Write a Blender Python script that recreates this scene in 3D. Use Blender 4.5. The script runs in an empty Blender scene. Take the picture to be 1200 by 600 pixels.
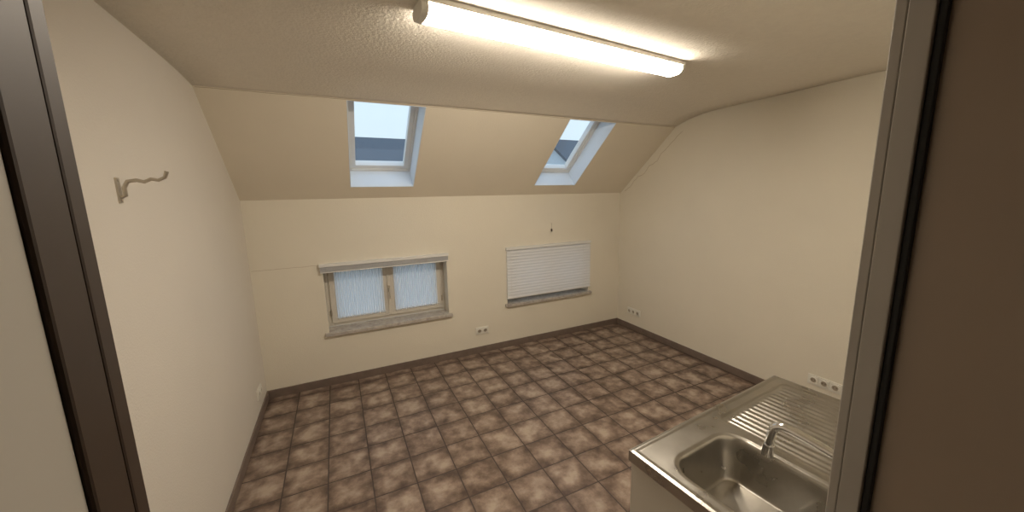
import bpy, bmesh, math, random
from mathutils import Vector, Matrix
random.seed(3)
sc = bpy.context.scene
sc.view_settings.view_transform = 'Standard'
sc.view_settings.look = 'None'
sc.view_settings.exposure = 0.0

# ------------------------------------------------------------------ materials
def newmat(name):
    m = bpy.data.materials.new(name); m.use_nodes = True
    nt = m.node_tree
    return m, nt, nt.nodes["Principled BSDF"], nt.nodes["Material Output"]

def simple(name, col, rough=0.5, metal=0.0, var=0.05, scale=8.0, bump=0.0, bscale=80.0, detail=4):
    m, nt, b, o = newmat(name)
    tc = nt.nodes.new("ShaderNodeTexCoord")
    n = nt.nodes.new("ShaderNodeTexNoise"); n.inputs["Scale"].default_value = scale
    n.inputs["Detail"].default_value = detail
    nt.links.new(tc.outputs["Object"], n.inputs["Vector"])
    mx = nt.nodes.new("ShaderNodeMix"); mx.data_type = 'RGBA'
    mx.inputs["A"].default_value = (*[c*(1-var) for c in col], 1)
    mx.inputs["B"].default_value = (*[min(1, c*(1+var)) for c in col], 1)
    nt.links.new(n.outputs["Fac"], mx.inputs["Factor"])
    nt.links.new(mx.outputs["Result"], b.inputs["Base Color"])
    b.inputs["Roughness"].default_value = rough
    b.inputs["Metallic"].default_value = metal
    if bump > 0:
        n2 = nt.nodes.new("ShaderNodeTexNoise"); n2.inputs["Scale"].default_value = bscale
        n2.inputs["Detail"].default_value = 6
        nt.links.new(tc.outputs["Object"], n2.inputs["Vector"])
        bp = nt.nodes.new("ShaderNodeBump"); bp.inputs["Strength"].default_value = bump
        bp.inputs["Distance"].default_value = 0.004
        nt.links.new(n2.outputs["Fac"], bp.inputs["Height"])
        nt.links.new(bp.outputs["Normal"], b.inputs["Normal"])
    return m

M = {}
M['wall'] = simple("cream_wall", (0.81, 0.76, 0.65), 0.75, var=0.04, scale=2.5, bump=0.35, bscale=120)
M['wall_left'] = simple("pale_wall", (0.76, 0.715, 0.65), 0.7, var=0.04, scale=2.0, bump=0.3, bscale=120)
M['slope'] = simple("slope_paint", (0.80, 0.735, 0.615), 0.8, var=0.05, scale=2.0, bump=0.35, bscale=110)
M['ceil'] = simple("stipple_ceiling", (0.83, 0.78, 0.69), 0.85, var=0.05, scale=30, bump=1.0, bscale=75)
M['crack'] = simple("crack_dark", (0.54, 0.46, 0.35), 0.9)
M['white'] = simple("white_lacquer", (0.8, 0.8, 0.78), 0.4, var=0.02)
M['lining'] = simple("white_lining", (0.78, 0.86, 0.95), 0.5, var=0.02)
M['frame'] = simple("window_cream_paint", (0.68, 0.64, 0.57), 0.4, var=0.05)
M['plastic'] = simple("white_plastic", (0.82, 0.8, 0.73), 0.35, var=0.02)
M['dark'] = simple("dark_rubber", (0.02, 0.02, 0.02), 0.6)
M['brown'] = simple("dark_brown_paint", (0.06, 0.035, 0.022), 0.5, var=0.2, scale=5)
M['taupe'] = simple("taupe_door_lining", (0.46, 0.37, 0.29), 0.35, var=0.08, scale=4)
M['band'] = simple("grey_steel_casing", (0.52, 0.49, 0.45), 0.4, var=0.05)
M['chrome'] = simple("chrome", (0.8, 0.8, 0.8), 0.12, 1.0, var=0.02)
M['hook'] = simple("aged_metal", (0.55, 0.50, 0.42), 0.35, 0.7, var=0.15, scale=40)
M['cab'] = simple("cabinet_cream", (0.66, 0.62, 0.55), 0.45, var=0.03)
M['base'] = simple("skirting_tile", (0.19, 0.145, 0.12), 0.35, var=0.3, scale=12)
M['hall'] = simple("hall_paint", (0.6, 0.54, 0.45), 0.8)
M['roof'] = simple("roof_tiles_dark", (0.10, 0.11, 0.13), 0.8, var=0.3, scale=20)
M['house'] = simple("house_render", (0.62, 0.66, 0.70), 0.9, var=0.06, scale=2)
M['tree'] = simple("twigs", (0.10, 0.11, 0.09), 0.9, var=0.3)
M['ground'] = simple("asphalt", (0.2, 0.21, 0.2), 0.9, var=0.2)

# marble sill
m, nt, b, o = newmat("marble_sill")
tc = nt.nodes.new("ShaderNodeTexCoord"); n = nt.nodes.new("ShaderNodeTexNoise")
n.inputs["Scale"].default_value = 14; n.inputs["Detail"].default_value = 8; n.inputs["Distortion"].default_value = 1.5
cr = nt.nodes.new("ShaderNodeValToRGB")
cr.color_ramp.elements[0].position = 0.3; cr.color_ramp.elements[0].color = (0.38, 0.34, 0.31, 1)
cr.color_ramp.elements[1].position = 0.62; cr.color_ramp.elements[1].color = (0.58, 0.54, 0.49, 1)
nt.links.new(tc.outputs["Object"], n.inputs["Vector"]); nt.links.new(n.outputs["Fac"], cr.inputs["Fac"])
nt.links.new(cr.outputs["Color"], b.inputs["Base Color"]); b.inputs["Roughness"].default_value = 0.25
M['marble'] = m

# stainless
m, nt, b, o = newmat("stainless_steel")
b.inputs["Metallic"].default_value = 1.0
tc = nt.nodes.new("ShaderNodeTexCoord"); n = nt.nodes.new("ShaderNodeTexNoise")
n.inputs["Scale"].default_value = 9; n.inputs["Detail"].default_value = 8
cr = nt.nodes.new("ShaderNodeValToRGB")
cr.color_ramp.elements[0].color = (0.34, 0.32, 0.29, 1); cr.color_ramp.elements[1].color = (0.56, 0.54, 0.50, 1)
nt.links.new(tc.outputs["Object"], n.inputs["Vector"]); nt.links.new(n.outputs["Fac"], cr.inputs["Fac"])
nt.links.new(cr.outputs["Color"], b.inputs["Base Color"])
mr = nt.nodes.new("ShaderNodeMapRange"); mr.inputs["To Min"].default_value = 0.20; mr.inputs["To Max"].default_value = 0.38
nt.links.new(n.outputs["Fac"], mr.inputs["Value"]); nt.links.new(mr.outputs["Result"], b.inputs["Roughness"])
M['steel'] = m

# glass (thin)
m, nt, b, o = newmat("window_glass"); nt.nodes.remove(b)
tr = nt.nodes.new("ShaderNodeBsdfTransparent"); gl = nt.nodes.new("ShaderNodeBsdfGlossy")
gl.inputs["Roughness"].default_value = 0.03
lw = nt.nodes.new("ShaderNodeLayerWeight"); lw.inputs["Blend"].default_value = 0.5
pw = nt.nodes.new("ShaderNodeMath"); pw.operation = 'POWER'; pw.inputs[1].default_value = 4.0
ma = nt.nodes.new("ShaderNodeMath"); ma.operation = 'MULTIPLY_ADD'; ma.inputs[1].default_value = 0.7; ma.inputs[2].default_value = 0.03
nt.links.new(lw.outputs["Facing"], pw.inputs[0]); nt.links.new(pw.outputs[0], ma.inputs[0])
ms = nt.nodes.new("ShaderNodeMixShader")
nt.links.new(ma.outputs[0], ms.inputs["Fac"]); nt.links.new(tr.outputs[0], ms.inputs[1]); nt.links.new(gl.outputs[0], ms.inputs[2])
nt.links.new(ms.outputs[0], o.inputs["Surface"])
M['glass'] = m

def cloth(name, col, tfac):
    m, nt, b, o = newmat(name)
    tl = nt.nodes.new("ShaderNodeBsdfTranslucent"); tl.inputs["Color"].default_value = (*col, 1)
    b.inputs["Base Color"].default_value = (*col, 1); b.inputs["Roughness"].default_value = 0.8
    ms = nt.nodes.new("ShaderNodeMixShader"); ms.inputs["Fac"].default_value = tfac
    nt.links.new(b.outputs[0], ms.inputs[1]); nt.links.new(tl.outputs[0], ms.inputs[2])
    nt.links.new(ms.outputs[0], o.inputs["Surface"])
    return m
M['curtain'] = cloth("net_curtain", (0.90, 0.90, 0.91), 0.70)
M['slat'] = cloth("blind_slat", (0.92, 0.92, 0.93), 0.28)

# diffuser
m, nt, b, o = newmat("lamp_diffuser")
b.inputs["Base Color"].default_value = (0.9, 0.88, 0.82, 1)
b.inputs["Emission Color"].default_value = (1.0, 0.885, 0.73, 1)
b.inputs["Emission Strength"].default_value = 56.0
M['lamp'] = m

# tile floor
m, nt, b, o = newmat("brown_tile_floor")
N = nt.nodes.new; L = nt.links.new
tc = N("ShaderNodeTexCoord"); sep = N("ShaderNodeSeparateXYZ"); L(tc.outputs["Object"], sep.inputs[0])
def math_(op, a, b_=None, c=None):
    n = N("ShaderNodeMath"); n.operation = op
    for i, v in enumerate((a, b_, c)):
        if v is None: continue
        if isinstance(v, (int, float)): n.inputs[i].default_value = v
        else: L(v, n.inputs[i])
    return n.outputs[0]
T = 0.25
tx = math_('DIVIDE', math_('ADD', sep.outputs[0], 30.69), T); ty = math_('DIVIDE', math_('ADD', sep.outputs[1], 30.0-0.07), T)
fx = math_('FRACT', tx); fy = math_('FRACT', ty)
ex = math_('MINIMUM', fx, math_('SUBTRACT', 1.0, fx)); ey = math_('MINIMUM', fy, math_('SUBTRACT', 1.0, fy))
e = math_('MINIMUM', ex, ey)
cx = math_('FLOOR', tx); cy = math_('FLOOR', ty)
comb = N("ShaderNodeCombineXYZ"); L(cx, comb.inputs[0]); L(cy, comb.inputs[1])
wn = N("ShaderNodeTexWhiteNoise"); wn.noise_dimensions = '3D'; L(comb.outputs[0], wn.inputs["Vector"])
vadd = N("ShaderNodeVectorMath"); vadd.operation = 'MULTIPLY_ADD'
L(wn.outputs["Color"], vadd.inputs[0]); vadd.inputs[1].default_value = (7, 7, 7); L(tc.outputs["Object"], vadd.inputs[2])
n1 = N("ShaderNodeTexNoise"); n1.inputs["Scale"].default_value = 10.5; n1.inputs["Detail"].default_value = 5; n1.inputs["Roughness"].default_value = 0.6
L(vadd.outputs[0], n1.inputs["Vector"])
emap = N("ShaderNodeMapRange"); emap.inputs["From Max"].default_value = 0.30; emap.inputs["To Min"].default_value = -0.03; emap.inputs["To Max"].default_value = 0.16
L(e, emap.inputs["Value"])
f = math_('ADD', math_('MULTIPLY', n1.outputs["Fac"], 0.85), emap.outputs["Result"])
f = math_('ADD', f, math_('MULTIPLY', math_('SUBTRACT', wn.outputs["Value"], 0.5), 0.05))
cr = N("ShaderNodeValToRGB"); els = cr.color_ramp.elements
els[0].position = 0.30; els[0].color = (0.085, 0.055, 0.042, 1)
els[1].position = 0.70; els[1].color = (0.44, 0.355, 0.285, 1)
k = els.new(0.43); k.color = (0.165, 0.114, 0.087, 1)
k = els.new(0.56); k.color = (0.29, 0.215, 0.168, 1)
L(f, cr.inputs["Fac"])
gm = math_('LESS_THAN', e, 0.014)
mx = N("ShaderNodeMix"); mx.data_type = 'RGBA'; L(gm, mx.inputs["Factor"]); L(cr.outputs["Color"], mx.inputs["A"])
mx.inputs["B"].default_value = (0.075, 0.058, 0.05, 1)
L(mx.outputs["Result"], b.inputs["Base Color"])
rr = N("ShaderNodeMapRange"); rr.inputs["To Min"].default_value = 0.36; rr.inputs["To Max"].default_value = 0.8
L(gm, rr.inputs["Value"]); L(rr.outputs["Result"], b.inputs["Roughness"])
bp = N("ShaderNodeBump"); bp.inputs["Strength"].default_value = 0.5; bp.inputs["Distance"].default_value = 0.003
em2 = N("ShaderNodeMapRange"); em2.inputs["From Max"].default_value = 0.03; L(e, em2.inputs["Value"])
L(math_('ADD', em2.outputs["Result"], math_('MULTIPLY', n1.outputs["Fac"], 0.6)), bp.inputs["Height"]); L(bp.outputs["Normal"], b.inputs["Normal"])
M['tile'] = m

# ------------------------------------------------------------------ mesh builder
class MB:
    def __init__(s): s.v = []; s.f = []; s.m = []; s.mats = []; s.sm = []; s.T = None
    def mi(s, k):
        if k not in s.mats: s.mats.append(k)
        return s.mats.index(k)
    def add(s, vs, fs, k, smooth=False):
        o = len(s.v)
        for p in vs:
            p = Vector(p)
            if s.T is not None: p = s.T @ p
            s.v.append(p)
        for f in fs:
            s.f.append([o+i for i in f]); s.m.append(s.mi(k)); s.sm.append(smooth)
    def box(s, x0, x1, y0, y1, z0, z1, k):
        vs = [(x, y, z) for x in (x0, x1) for y in (y0, y1) for z in (z0, z1)]
        fs = [(0, 1, 3, 2), (4, 6, 7, 5), (0, 4, 5, 1), (2, 3, 7, 6), (0, 2, 6, 4), (1, 5, 7, 3)]
        s.add(vs, fs, k)
    def tube(s, pts, r, k, seg=12, cap=True):
        pts = [Vector(p) for p in pts]; n = len(pts)
        rs = r if isinstance(r, (list, tuple)) else [r]*n
        vs = []; up = None
        for i, p in enumerate(pts):
            d = (pts[min(i+1, n-1)] - pts[max(i-1, 0)]).normalized()
            if up is None:
                up = d.orthogonal().normalized()
            else:
                up = (up - d*up.dot(d)).normalized()
            w = d.cross(up)
            for j in range(seg):
                a = 2*math.pi*j/seg
                vs.append(p + (up*math.cos(a) + w*math.sin(a))*rs[i])
        fs = []
        for i in range(n-1):
            for j in range(seg):
                a = i*seg+j; b_ = i*seg+(j+1) % seg
                fs.append((a, b_, b_+seg, a+seg))
        s.add(vs, fs, k, True)
        if cap:
            s.add(vs[:seg], [tuple(range(seg))[::-1]], k); s.add(vs[-seg:], [tuple(range(seg))], k)
    def prism(s, poly, x0, x1, k):  # poly in YZ extruded along X
        n = len(poly)
        vs = [(x0, y, z) for y, z in poly] + [(x1, y, z) for y, z in poly]
        fs = [tuple(range(n)), tuple(range(n, 2*n))[::-1]] + [(i, (i+1) % n, (i+1) % n+n, i+n) for i in range(n)]
        s.add(vs, fs, k)
    def build(s, name, bevel=0.0, recalc=True):
        me = bpy.data.meshes.new(name); me.from_pydata(s.v, [], s.f)
        for k in s.mats: me.materials.append(M[k])
        for p, mi, sm in zip(me.polygons, s.m, s.sm): p.material_index = mi; p.use_smooth = sm
        me.update()
        if recalc:
            bm = bmesh.new(); bm.from_mesh(me); bmesh.ops.recalc_face_normals(bm, faces=bm.faces); bm.to_mesh(me); bm.free()
        ob = bpy.data.objects.new(name, me); sc.collection.objects.link(ob)
        if bevel > 0:
            md = ob.modifiers.new("Bevel", 'BEVEL'); md.width = bevel; md.segments = 2; md.limit_method = 'ANGLE'; md.angle_limit = math.radians(50)
        return ob

def rects(x0, x1, z0, z1, holes):
    xs = sorted({x0, x1, *[h[0] for h in holes], *[h[1] for h in holes]})
    zs = sorted({z0, z1, *[h[2] for h in holes], *[h[3] for h in holes]})
    out = []
    for i in range(len(xs)-1):
        for j in range(len(zs)-1):
            cx, cz = (xs[i]+xs[i+1])/2, (zs[j]+zs[j+1])/2
            if any(h[0] < cx < h[1] and h[2] < cz < h[3] for h in holes): continue
            if zs[j] < z0: continue
            out.append((xs[i], xs[i+1], zs[j], zs[j+1]))
    return out

XL, XR, YB, YF, H = -0.69, 3.325, 3.67, 0.22, 1.75
WZ0, WZ1 = 0.495, 1.16
WIN = [(-0.15, 1.0), (1.69, 2.83)]
SKY = [(0.14, 0.69), (1.99, 2.53)]
S0, S1 = 0.15, 1.038
SY, SZ = -0.767, 0.642
def slopeM():
    return Matrix(((1, 0, 0, 0), (0, SY, 0.642, YB), (0, SZ, 0.767, H), (0, 0, 0, 1)))

# ------------------------------------------------------------------ room shell
b_ = MB(); b_.box(XL-0.1, XR+0.1, -0.0, YB+0.3, -0.12, 0, 'tile'); b_.build("floor")
b_ = MB()
for r in rects(XL, XR, 0, H, [(w[0], w[1], WZ0, WZ1) for w in WIN]):
    b_.box(r[0], r[1], YB, YB+0.3, r[2], r[3], 'wall')
b_.build("wall_back")
b_ = MB(); b_.T = slopeM()
for r in rects(XL, XR, -0.3, 1.33, [(w[0], w[1], S0, S1) for w in SKY]):
    b_.box(r[0], r[1], r[2], r[3], 0, 0.25, 'slope')
b_.build("wall_slope")
# ceiling with soft cove
b_ = MB()
YC = YB + SY*1.052; ZC = H + SZ*1.052
def zf(x): return H + 0.698 + (x-XL)/(XR-XL)*0.055
prof = []
for i in range(17):
    t = i/16; prof.append((YC - t*0.50, 1-(1-t)**2.2))
prof.append((1.6, 1)); prof.append((0.05, 1))
xs = [XL + (XR-XL)*i/20 for i in range(21)]
vs = []
for y, t in prof:
    for x in xs: vs.append((x, y, ZC + (zf(x)-ZC)*t))
nx = len(xs); np_ = len(prof)
nv = len(vs)
vs += [(x, y, 2.85) for (x, y, z) in vs]
fs = []
for j in range(np_-1):
    for i in range(nx-1):
        a = j*nx+i; fs.append((a, a+1, a+1+nx, a+nx)); fs.append((a+nv, a+nx+nv, a+1+nx+nv, a+1+nv))
for i in range(nx-1):
    fs.append((i, i+nv, i+1+nv, i+1)); a = (np_-1)*nx+i; fs.append((a, a+1, a+1+nv, a+nv))
for j in range(np_-1):
    a = j*nx; fs.append((a, a+nx, a+nx+nv, a+nv)); a = j*nx+nx-1; fs.append((a, a+nv, a+nx+nv, a+nx))
b_.add(vs, fs, 'ceil', False); ce = b_.build("ceiling")
for p in ce.data.polygons:
    if abs(p.normal.z) > 0.5: p.use_smooth = True
# gable walls
poly = [(0.05, 0), (YB+0.3, 0), (YB+0.3, H+0.1), (2.95, 2.85), (0.05, 2.85)]
b_ = MB(); b_.prism(poly, XL-0.1, XL, 'wall_left'); b_.build("wall_left")
b_ = MB(); b_.prism(poly, XR, XR+0.1, 'wall'); b_.build("wall_right")
DX0, DX1, DH = -0.13, 0.665, 2.08
b_ = MB()
for r in rects(XL, XR, 0, 2.43, [(DX0, DX1, -1, DH)]):
    b_.box(r[0], r[1], 0.05, YF, r[2], r[3], 'wall')
b_.build("wall_front")
# hall behind the camera
b_ = MB(); b_.box(-1.3, 1.9, -1.8, 0.0, -0.12, 0, 'tile'); b_.build("floor_hall")
b_ = MB(); b_.box(-1.3, 1.9, -1.9, -1.8, 0, 2.6, 'hall'); b_.build("wall_hall_back")
b_ = MB(); b_.box(-1.4, -1.3, -1.9, 0.05, 0, 2.6, 'hall'); b_.build("wall_hall_left")
b_ = MB(); b_.box(1.9, 2.0, -1.9, 0.05, 0, 2.6, 'hall'); b_.build("wall_hall_right")
b_ = MB(); b_.box(-1.4, 2.0, -1.9, 0.05, 2.6, 2.7, 'hall'); b_.build("ceiling_hall")
b_ = MB(); b_.box(-1.3, XL, 0.0, 0.05, 0, 2.6, 'hall'); b_.build("wall_hall_stub")
# baseboards
bh = 0.075
b_ = MB(); b_.box(XL, XR, YB-0.012, YB, 0, bh, 'base'); b_.build("baseboard_back", 0.003)
b_ = MB(); b_.box(XL, XL+0.012, YF, YB-0.012, 0, bh, 'base'); b_.build("baseboard_left", 0.003)
b_ = MB(); b_.box(XR-0.012, XR, YF, YB-0.012, 0, bh, 'base'); b_.build("baseboard_right", 0.003)

# cracks / joint lines
def ribbon(pts, w, n, name):
    b_ = MB(); n = Vector(n); pts = [Vector(p) for p in pts]; vs = []
    for i, p in enumerate(pts):
        d = (pts[min(i+1, len(pts)-1)]-pts[max(i-1, 0)]).normalized(); s = d.cross(n).normalized()*w/2
        vs += [p+s, p-s]
    b_.add(vs, [(2*i, 2*i+1, 2*i+3, 2*i+2) for i in range(len(pts)-1)], 'crack'); return b_.build(name)
pts = []
for i in range(60):
    x = XL + 0.01 + (XR-XL-0.02)*i/59; s = 1.045 + random.uniform(-0.002, 0.002)
    pts.append((x, YB+SY*s-0.642*0.0012, H+SZ*s-0.767*0.0012))
ribbon(pts, 0.005, (0, -0.642, -0.767), "crack_1")
pts = []
y, z = 3.60, 1.77
for i in range(27):
    pts.append((XR-0.001, y, z)); y -= 0.031+random.uniform(-0.008, 0.008); z += 0.0235+random.uniform(-0.018, 0.018)
ribbon(pts, 0.005, (-1, 0, 0), "crack_2")
pts = [(XL+0.01+0.03*i, YB-0.001, 1.16+random.uniform(-0.002, 0.002)) for i in range(18)]
ribbon(pts, 0.003, (0, -1, 0), "crack_3")

# ------------------------------------------------------------------ knee-wall windows
def knee_window(name, x0, x1):
    b_ = MB(); z0, z1 = WZ0+0.025, WZ1; y0, y1 = 3.835, 3.90
    fw = 0.045
    b_.box(x0, x0+fw, y0, y1, z0, z1, 'frame'); b_.box(x1-fw, x1, y0, y1, z0, z1, 'frame')
    b_.box(x0+fw, x1-fw, y0, y1, z0, z0+fw, 'frame'); b_.box(x0+fw, x1-fw, y0, y1, z1-fw, z1, 'frame')
    xm = (x0+x1)/2
    for (a, c) in ((x0+fw-0.012, xm-0.003), (xm+0.003, x1-fw+0.012)):
        sw = 0.055; za, zb = z0+fw-0.012, z1-fw+0.012; ya, yb = 3.815, 3.875
        b_.box(a, a+sw, ya, yb, za, zb, 'frame'); b_.box(c-sw, c, ya, yb, za, zb, 'frame')
        b_.box(a+sw, c-sw, ya, yb, za, za+sw, 'frame'); b_.box(a+sw, c-sw, ya, yb, zb-sw, zb, 'frame')
        b_.box(a+sw, c-sw, 3.845, 3.851, za+sw, zb-sw, 'glass')
    b_.box(xm-0.014, xm+0.014, 3.803, 3.815, z0+fw, z1-fw, 'frame')
    # handle
    zc = (z0+z1)/2
    b_.box(xm-0.012, xm+0.012, 3.797, 3.803, zc-0.035, zc+0.035, 'hook')
    b_.tube([(xm, 3.80, zc+0.01), (xm, 3.765, zc+0.01), (xm, 3.757, zc-0.0), (xm, 3.757, zc-0.10)], 0.007, 'hook')
    # hinges
    for zz in (z0+0.11, z1-0.13):
        b_.tube([(x1-fw+0.012, 3.812, zz), (x1-fw+0.012, 3.812, zz+0.06)], 0.008, 'hook')
        b_.tube([(x0+fw-0.012, 3.812, zz), (x0+fw-0.012, 3.812, zz+0.06)], 0.008, 'hook')
    return b_.build(name, 0.003)

def net_curtain(x0, x1, z0, z1, y):
    b_ = MB(); n = 220; rows = 6; vs = []
    for j in range(rows):
        for i in range(n+1):
            u = i/n
            vs.append((x0+(x1-x0)*u, y+0.005*math.sin(u*(x1-x0)/0.022*2*math.pi+0.5*math.sin(j)), z0+(z1-z0)*j/(rows-1)))
    fs = [(j*(n+1)+i, j*(n+1)+i+1, (j+1)*(n+1)+i+1, (j+1)*(n+1)+i) for j in range(rows-1) for i in range(n)]
    b_.add(vs, fs, 'curtain', True)
    for zz in (z0+0.012, z1-0.012):
        b_.tube([(x0-0.012, y, zz), (x1+0.012, y, zz)], 0.003, 'white', 8)
    return b_.build("net_curtain", recalc=False)

for i, (x0, x1) in enumerate(WIN):
    knee_window("window_%d" % (i+1), x0, x1)
    xm = (x0+x1)/2; zA = WZ0+0.025+0.033+0.045; zB = WZ1-0.033-0.045
    net_curtain(x0+0.033+0.048, xm-0.05, zA, zB, 3.806)
    net_curtain(xm+0.05, x1-0.033-0.048, zA, zB, 3.806)
    b_ = MB(); b_.box(x0, x1, YB, 3.835, WZ0, WZ0+0.025, 'marble'); b_.box(x0-0.03, x1+0.03, YB-0.04, YB, WZ0-0.005, WZ0+0.025, 'marble')
    b_.build("window_sill", 0.002)

# blinds
def blind(x0, x1, zbot, opened):
    b_ = MB(); yc = YB-0.022; zt = WZ1+0.012
    b_.box(x0, x1, yc-0.016, YB-0.001, zt-0.028, zt, 'white')
    if opened:
        z = zt-0.034
        for i in range(14):
            b_.box(x0+0.006+random.uniform(-.003, .003), x1-0.006, yc-0.013+random.uniform(-.002, .002), yc+0.013, z-0.0012, z, 'slat'); z -= 0.0028
        b_.box(x0+0.004, x1-0.004, yc-0.013, yc+0.013, z-0.010, z, 'white')
    else:
        z = zt-0.034; sp = 0.034
        while z-0.034 > zbot:
            a = math.radians(54); w = 0.0205; P = []
            for j in range(8):
                t = j/7*2-1; d = w*t; c = 0.0045*(1-t*t)
                P.append((yc - 0.003 + d*math.cos(a) - c*math.sin(a), z-0.017 + d*math.sin(a) + c*math.cos(a)))
            vs = [(x0+0.006, p[0], p[1]) for p in P] + [(x1-0.006, p[0], p[1]) for p in P]
            b_.add(vs, [(j, j+1, j+9, j+8) for j in range(7)], 'slat', True)
            z -= sp
        b_.box(x0+0.004, x1-0.004, yc-0.012, yc+0.012, z-0.012, z, 'white')
        for xx in (x0+0.12, (x0+x1)/2, x1-0.12):
            b_.tube([(xx, yc-0.016, zt-0.03), (xx, yc-0.016, z)], 0.001, 'white', 6)
    # pull cord
    b_.tube([(x0+0.05, yc-0.02, zt-0.02), (x0+0.05, yc-0.021, zt-(0.25 if opened else 0.5))], 0.0012, 'white', 6)
    return b_.build("window_blind", recalc=False)
blind(-0.175, 1.015, 0.59, True)
blind(1.675, 2.84, 0.575, False)

# ------------------------------------------------------------------ skylights
def skylight(name, x0, x1):
    b_ = MB(); b_.T = slopeM()
    t = 0.006; nd = 0.19
    b_.box(x0, x0+t, S0, S1, 0.0, nd, 'lining'); b_.box(x1-t, x1, S0, S1, 0.0, nd, 'lining')
    b_.box(x0+t, x1-t, S0, S0+t, 0.0, nd, 'lining'); b_.box(x0+t, x1-t, S1-t, S1, 0.0, nd, 'lining')
    def ring(a, c, d, e, w, n0, n1, k):
        b_.box(a, a+w, d, e, n0, n1, k); b_.box(c-w, c, d, e, n0, n1, k)
        b_.box(a+w, c-w, d, d+w, n0, n1, k); b_.box(a+w, c-w, e-w, e, n0, n1, k)
    ring(x0, x1, S0, S1, 0.028, nd, 0.26, 'white')
    ring(x0+0.028, x1-0.028, S0+0.028, S1-0.028, 0.036, nd+0.012, 0.265, 'white')
    b_.box(x0+0.06, x1-0.06, S0+0.06, S1-0.06, 0.235, 0.243, 'glass')
    b_.box(x0+0.07, x1-0.07, S1-0.062, S1-0.044, nd-0.012, nd+0.004, 'hook')
    return b_.build(name, 0.002)
skylight("window_3", *SKY[0]); skylight("window_4", *SKY[1])

# ------------------------------------------------------------------ fluorescent lamp
b_ = MB()
LL, LW = 1.55, 0.108
b_.T = Matrix.Translation((1.11, 1.555, zf(1.11))) @ Matrix.Rotation(math.radians(6.0), 4, 'Z') @ Matrix.Rotation(math.radians(-0.8), 4, 'Y')
b_.box(-LL/2+0.005, LL/2-0.005, -LW/2-0.007, LW/2+0.007, -0.022, -0.002, 'plastic')
P = []
for j in range(13):
    a = math.pi*j/12
    P.append((-math.copysign(abs(math.cos(a))**0.55, math.cos(a))*LW/2, -0.0225-0.040*abs(math.sin(a))**0.6))
xs = [-LL/2+0.025, LL/2-0.025]
vs = [(x, p[0], p[1]) for x in xs for p in P]; n = len(P)
b_.add(vs, [(j, j+1, j+1+n, j+n) for j in range(n-1)] + [(n-1, 0, n, 2*n-1)], 'lamp', False)
for sgn in (-1, 1):
    xa, xb = sgn*(LL/2-0.025), sgn*LL/2
    P2 = [(y*1.06, -0.0225+(z+0.0225)*1.07) for y, z in P]
    vs = [(xa, p[0], p[1]) for p in P2] + [(xb, p[0]*0.96, p[1]+0.003) for p in P2]
    b_.add(vs, [(j, (j+1) % n, (j+1) % n+n, j+n) for j in range(n)]+[tuple(range(n)), tuple(range(n, 2*n))], 'plastic')
b_.build("fluorescent_ceiling_lamp")

# ------------------------------------------------------------------ sockets
def socket(mat, count):
    b_ = MB(); b_.T = mat; W = 0.071
    tot = W*count
    b_.box(-tot/2-0.005, tot/2+0.005, -0.009, 0, -0.0405, 0.0405, 'plastic')
    for i in range(count):
        cx = -tot/2+W*(i+0.5)
        b_.box(cx-0.031, cx+0.031, -0.013, -0.009, -0.031, 0.031, 'plastic')
        seg = 24
        ro, ri = 0.026, 0.020
        vs = []
        for (r, y) in ((ro, -0.0135), (ro-0.002, -0.0165), (ri, -0.0165), (ri, -0.0136)):
            for j in range(seg):
                a = 2*math.pi*j/seg; vs.append((cx+r*math.cos(a), y, r*math.sin(a)))
        fs = [(q*seg+j, q*seg+(j+1) % seg, (q+1)*seg+(j+1) % seg, (q+1)*seg+j) for q in range(3) for j in range(seg)]
        b_.add(vs, fs, 'plastic', True)
        b_.add([(cx+ri*math.cos(2*math.pi*j/seg), -0.0138, ri*math.sin(2*math.pi*j/seg)) for j in range(seg)], [tuple(range(seg))], 'hook')
        for dx in (-0.0095, 0.0095):
            b_.tube([(cx+dx, -0.0137, 0), (cx+dx, -0.0145, 0)], 0.0028, 'dark', 10)
    return b_.build("wall_socket", 0.001)
def wallM(p, ang): return Matrix.Translation(p) @ Matrix.Rotation(math.radians(ang), 4, 'Z')
socket(wallM((1.367, YB, 0.26), 0), 2)
socket(wallM((XR, 3.364, 0.245), -90), 3)
socket(wallM((XR, 1.33, 0.245), -90), 3)
socket(wallM((XL, 3.37, 0.215), 90), 2)

# ------------------------------------------------------------------ hook bracket on left wall
b_ = MB(); yh = 1.80; zh = 1.805
b_.box(XL, XL+0.005, yh-0.012, yh+0.012, zh-0.055, zh+0.035, 'hook')
b_.tube([(XL+0.003, yh, zh-0.035), (XL+0.018, yh, zh-0.028), (XL+0.018, yh, zh+0.0), (XL+0.03, yh, zh+0.022), (XL+0.055, yh, zh+0.026),
         (XL+0.075, yh, zh+0.020), (XL+0.095, yh, zh+0.030), (XL+0.115, yh, zh+0.026), (XL+0.135, yh, zh+0.036), (XL+0.143, yh, zh+0.058)],
        [0.006, 0.007, 0.007, 0.007, 0.007, 0.0065, 0.0065, 0.006, 0.006, 0.007], 'hook', 12)
for dz in (-0.045, 0.025):
    b_.tube([(XL+0.005, yh, zh+dz), (XL+0.008, yh, zh+dz)], 0.005, 'chrome', 10)
b_.build("wall_coat_hook")

# small hook with cord on back wall
b_ = MB(); hx, hz = 2.28, 1.36
b_.tube([(hx, YB, hz+0.05), (hx, YB-0.012, hz+0.05)], 0.004, 'hook', 8)
b_.tube([(hx, YB-0.010, hz+0.05), (hx, YB-0.010, hz-0.01)], 0.002, 'hook', 8)
b_.tube([(hx, YB-0.010, hz-0.01), (hx, YB-0.010, hz-0.025), (hx, YB-0.010, hz-0.045)], [0.005, 0.011, 0.006], 'brown', 10)
b_.build("wall_cord_pull")

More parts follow.
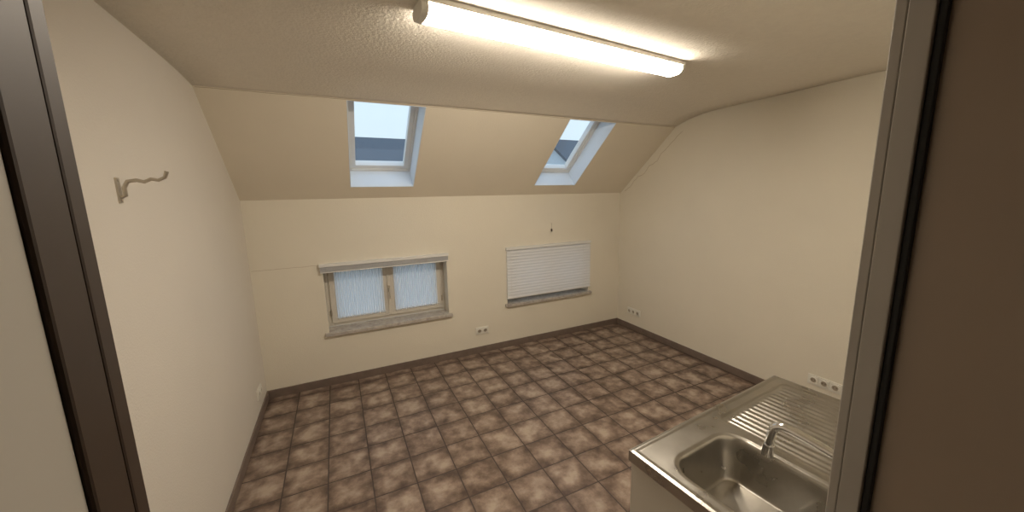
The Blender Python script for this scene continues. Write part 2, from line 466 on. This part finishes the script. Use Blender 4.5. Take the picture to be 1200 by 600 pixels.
# ------------------------------------------------------------------ door frame (camera stands in the doorway)
b_ = MB()
b_.box(-0.13, -0.102, 0.05, 0.195, 0, 2.05, 'cab')
b_.box(-0.13, -0.100, 0.195, YF, 0, 2.05, 'brown')
b_.box(-0.175, -0.100, YF, YF+0.012, 0, 2.125, 'brown')
b_.box(-0.175, -0.102, 0.038, 0.05, 0, 2.125, 'cab')
b_.box(0.645, 0.665, 0.05, YF, 0, 2.05, 'taupe')
b_.box(0.630, 0.645, 0.196, YF, 0, 2.05, 'band')
b_.box(0.630, 0.715, YF, YF+0.012, 0, 2.125, 'band')
b_.box(0.636, 0.645, 0.188, 0.196, 0, 2.05, 'dark')
b_.box(0.645, 0.715, 0.038, 0.05, 0, 2.125, 'taupe')
b_.box(-0.13, 0.665, 0.05, YF, 2.05, 2.08, 'taupe')
b_.box(-0.10, 0.630, YF, YF+0.012, 2.05, 2.125, 'band')
b_.box(-0.10, 0.645, 0.038, 0.05, 2.05, 2.125, 'taupe')
b_.build("trim_4", 0.0015)

# ------------------------------------------------------------------ sink counter
CT = Matrix.Translation((0.814, 0.825, 0.9)) @ Matrix.Rotation(math.radians(4.3), 4, 'Z') @ Matrix.Diagonal((1, -1, 1, 1))
W_, D_ = 0.955, 0.585
def sdrr(u, w, cu, cw, hu, hw, r):
    qx = abs(u-cu)-hu+r; qy = abs(w-cw)-hw+r
    return math.hypot(max(qx, 0), max(qy, 0)) + min(max(qx, qy), 0) - r
def ss(t): t = max(0, min(1, t)); return t*t*(3-2*t)
def hgt(u, w):
    z = 0.0
    dE = -sdrr(u, w, W_/2, D_/2, W_/2, D_/2, 0.008)
    z += 0.003*(1-ss((dE-0.012)/0.012)) - 0.004*(1-ss(dE/0.008))
    d = -sdrr(u, w, 0.218, 0.300, 0.158, 0.190, 0.075)
    if d > -0.02:
        z += -0.003*ss((d+0.014)/0.012)
        z += -0.145*ss((d+0.001)/0.036)**0.9
        if d > 0.03: z += -0.008*min(1, (d-0.03)/0.1)
    d2 = -sdrr(u, w, 0.665, 0.285, 0.245, 0.225, 0.03)
    if d2 > -0.01:
        z += -0.003*ss((d2+0.01)/0.012)
        if d2 > 0.012:
            ph = (u-0.432)/0.030
            amp = ss((d2-0.012)/0.015)
            z += 0.0038*amp*(math.sin(2*math.pi*ph)*0.5+0.5)
    return z
b_ = MB(); b_.T = CT
NU, NW = 300, 180
vs = [(W_*i/NU, D_*j/NW, hgt(W_*i/NU, D_*j/NW)) for j in range(NW+1) for i in range(NU+1)]
fs = [(j*(NU+1)+i, j*(NU+1)+i+1, (j+1)*(NU+1)+i+1, (j+1)*(NU+1)+i) for j in range(NW) for i in range(NU)]
b_.add(vs, fs, 'steel', True)
b_.box(0, W_, 0.0, 0.0015, -0.038, -0.0005, 'steel'); b_.box(0, W_, D_-0.0015, D_, -0.038, -0.0005, 'steel')
b_.box(0, 0.0015, 0.0015, D_-0.0015, -0.038, -0.0005, 'steel'); b_.box(W_-0.0015, W_, 0.0015, D_-0.0015, -0.038, -0.0005, 'steel')
# drain
zb = hgt(0.218, 0.3)
vs = []
for (r, z) in ((0.043, 0.001), (0.040, 0.004), (0.034, 0.003), (0.030, -0.006), (0.0, -0.006)):
    for j in range(28):
        a = 2*math.pi*j/28; vs.append((0.218+r*math.cos(a), 0.3+r*math.sin(a), zb+z+0.001))
b_.add(vs, [(q*28+j, q*28+(j+1) % 28, (q+1)*28+(j+1) % 28, (q+1)*28+j) for q in range(4) for j in range(28)], 'chrome', True)
# cabinet carcass
b_.box(0.012, 0.030, 0.02, D_-0.005, -0.80, -0.038, 'cab'); b_.box(W_-0.030, W_-0.012, 0.02, D_-0.005, -0.80, -0.038, 'cab')
b_.box(0.030, W_-0.030, D_-0.015, D_-0.005, -0.80, -0.038, 'cab'); b_.box(0.030, W_-0.030, 0.04, D_-0.015, -0.80, -0.784, 'cab')
b_.box(0.014, W_/2-0.002, 0.002, 0.020, -0.798, -0.045, 'cab'); b_.box(W_/2+0.002, W_-0.014, 0.002, 0.020, -0.798, -0.045, 'cab')
for xx in (W_/2-0.05, W_/2+0.05):
    b_.tube([(xx, 0.002, -0.12), (xx, -0.025, -0.12), (xx, -0.025, -0.23), (xx, 0.002, -0.23)], 0.005, 'chrome', 10)
b_.box(0.02, W_-0.02, 0.06, D_-0.02, -0.90, -0.80, 'dark')
b_.build("kitchen_sink_unit", recalc=False)

# faucet
b_ = MB(); b_.T = CT
fu, fw_ = 0.375, 0.535
def arc_pts(pts, sub=8):
    pts = [Vector(p) for p in pts]; out = []
    for i in range(len(pts)-1):
        p0 = pts[max(i-1, 0)]; p1 = pts[i]; p2 = pts[i+1]; p3 = pts[min(i+2, len(pts)-1)]
        for k in range(sub):
            t = k/sub
            out.append(0.5*((2*p1)+(-p0+p2)*t+(2*p0-5*p1+4*p2-p3)*t*t+(-p0+3*p1-3*p2+p3)*t**3))
    out.append(pts[-1]); return out
b_.tube([(fu, fw_, 0.001), (fu, fw_, 0.008), (fu, fw_, 0.009), (fu, fw_, 0.085), (fu, fw_, 0.09), (fu, fw_, 0.125), (fu, fw_, 0.13)], [0.030, 0.029, 0.023, 0.022, 0.024, 0.023, 0.014], 'chrome', 24)
b_.tube(arc_pts([(fu, fw_, 0.065), (fu-0.003, fw_-0.05, 0.085), (fu-0.005, fw_-0.14, 0.105), (fu-0.008, fw_-0.235, 0.117), (fu-0.010, fw_-0.268, 0.108), (fu-0.012, fw_-0.278, 0.085), (fu-0.015, fw_-0.283, 0.025)]), 0.0135, 'chrome', 16)
b_.tube([(fu-0.015, fw_-0.283, 0.040), (fu-0.0155, fw_-0.284, 0.002)], 0.0165, 'chrome', 16)
b_.tube([(fu, fw_, 0.128), (fu+0.02, fw_-0.01, 0.148), (fu+0.085, fw_-0.02, 0.165)], [0.012, 0.010, 0.007], 'chrome', 12)
b_.build("sink_faucet")

# ------------------------------------------------------------------ outside
b_ = MB(); b_.box(-60, 60, 4.2, 90, -3.2, -3.0, 'ground'); b_.build("ground_outside")
def house(name, x0, x1, y0, y1, zE, zR, wall='house', chim=True):
    b_ = MB(); ym = (y0+y1)/2
    b_.box(x0, x1, y0, y1, -3, zE, wall)
    poly = [(y0-0.4, zE-0.25), (ym, zR), (y1+0.4, zE-0.25), (y1+0.4, zE-0.05), (ym, zR+0.22), (y0-0.4, zE-0.05)]
    b_.prism(poly, x0-0.3, x1+0.3, 'roof')
    b_.prism([(y0, zE), (ym, zR), (y1, zE)], x0, x1, wall)
    xx = x0+0.8
    while xx+1.2 < x1:
        for zz in (-1.6, 0.7):
            if zz+1.2 < zE: b_.box(xx, xx+1.0, y0-0.03, y0, zz, zz+1.2, 'roof')
        xx += 2.2
    if chim: b_.box(x1-1.6, x1-1.15, ym-0.3, ym+0.3, zR-0.5, zR+0.55, 'roof')
    return b_.build(name)
house("neighbour_house", -9, 4.2, 15, 23, 2.7, 4.35, chim=False)
house("neighbour_house", 14.2, 26, 19, 27, 2.8, 5.4)
# bare tree
b_ = MB()
def branch(p, d, l, r, n):
    q = p + d*l; b_.tube([p, q], [r, r*0.65], 'tree', 5, False)
    if n == 0: return
    for _ in range(3):
        nd = (d + Vector((random.uniform(-.7, .7), random.uniform(-.7, .7), random.uniform(-.1, .5)))).normalized()
        branch(q, nd, l*0.68, r*0.6, n-1)
branch(Vector((11.2, 16.5, -3)), Vector((0, 0, 1)), 2.3, 0.14, 5)
b_.build("bare_tree", recalc=False)

# ------------------------------------------------------------------ world
w = bpy.data.worlds.new("World"); sc.world = w; w.use_nodes = True
bg = w.node_tree.nodes["Background"]
tc = w.node_tree.nodes.new("ShaderNodeTexCoord"); sp = w.node_tree.nodes.new("ShaderNodeSeparateXYZ")
cr = w.node_tree.nodes.new("ShaderNodeValToRGB")
cr.color_ramp.elements[0].color = (0.48, 0.58, 0.62, 1); cr.color_ramp.elements[1].color = (0.50, 0.72, 0.98, 1)
w.node_tree.links.new(tc.outputs["Generated"], sp.inputs[0]); w.node_tree.links.new(sp.outputs[2], cr.inputs["Fac"])
w.node_tree.links.new(cr.outputs["Color"], bg.inputs["Color"])
bg.inputs["Strength"].default_value = 1.6

# ------------------------------------------------------------------ camera
cam = bpy.data.cameras.new("Camera"); co = bpy.data.objects.new("Camera", cam); sc.collection.objects.link(co)
cam.sensor_width = 36; cam.lens = 12.81; cam.clip_start = 0.01
fwd = Vector((0.4263, 0.8894, -0.165)).normalized()
up = Vector((0.0903, 0.1396, 0.986)); up = (up - fwd*up.dot(fwd)).normalized()
right = fwd.cross(up)
mw = Matrix((( right.x, up.x, -fwd.x, 0), (right.y, up.y, -fwd.y, 0), (right.z, up.z, -fwd.z, H), (0, 0, 0, 1)))
co.matrix_world = mw
sc.camera = co
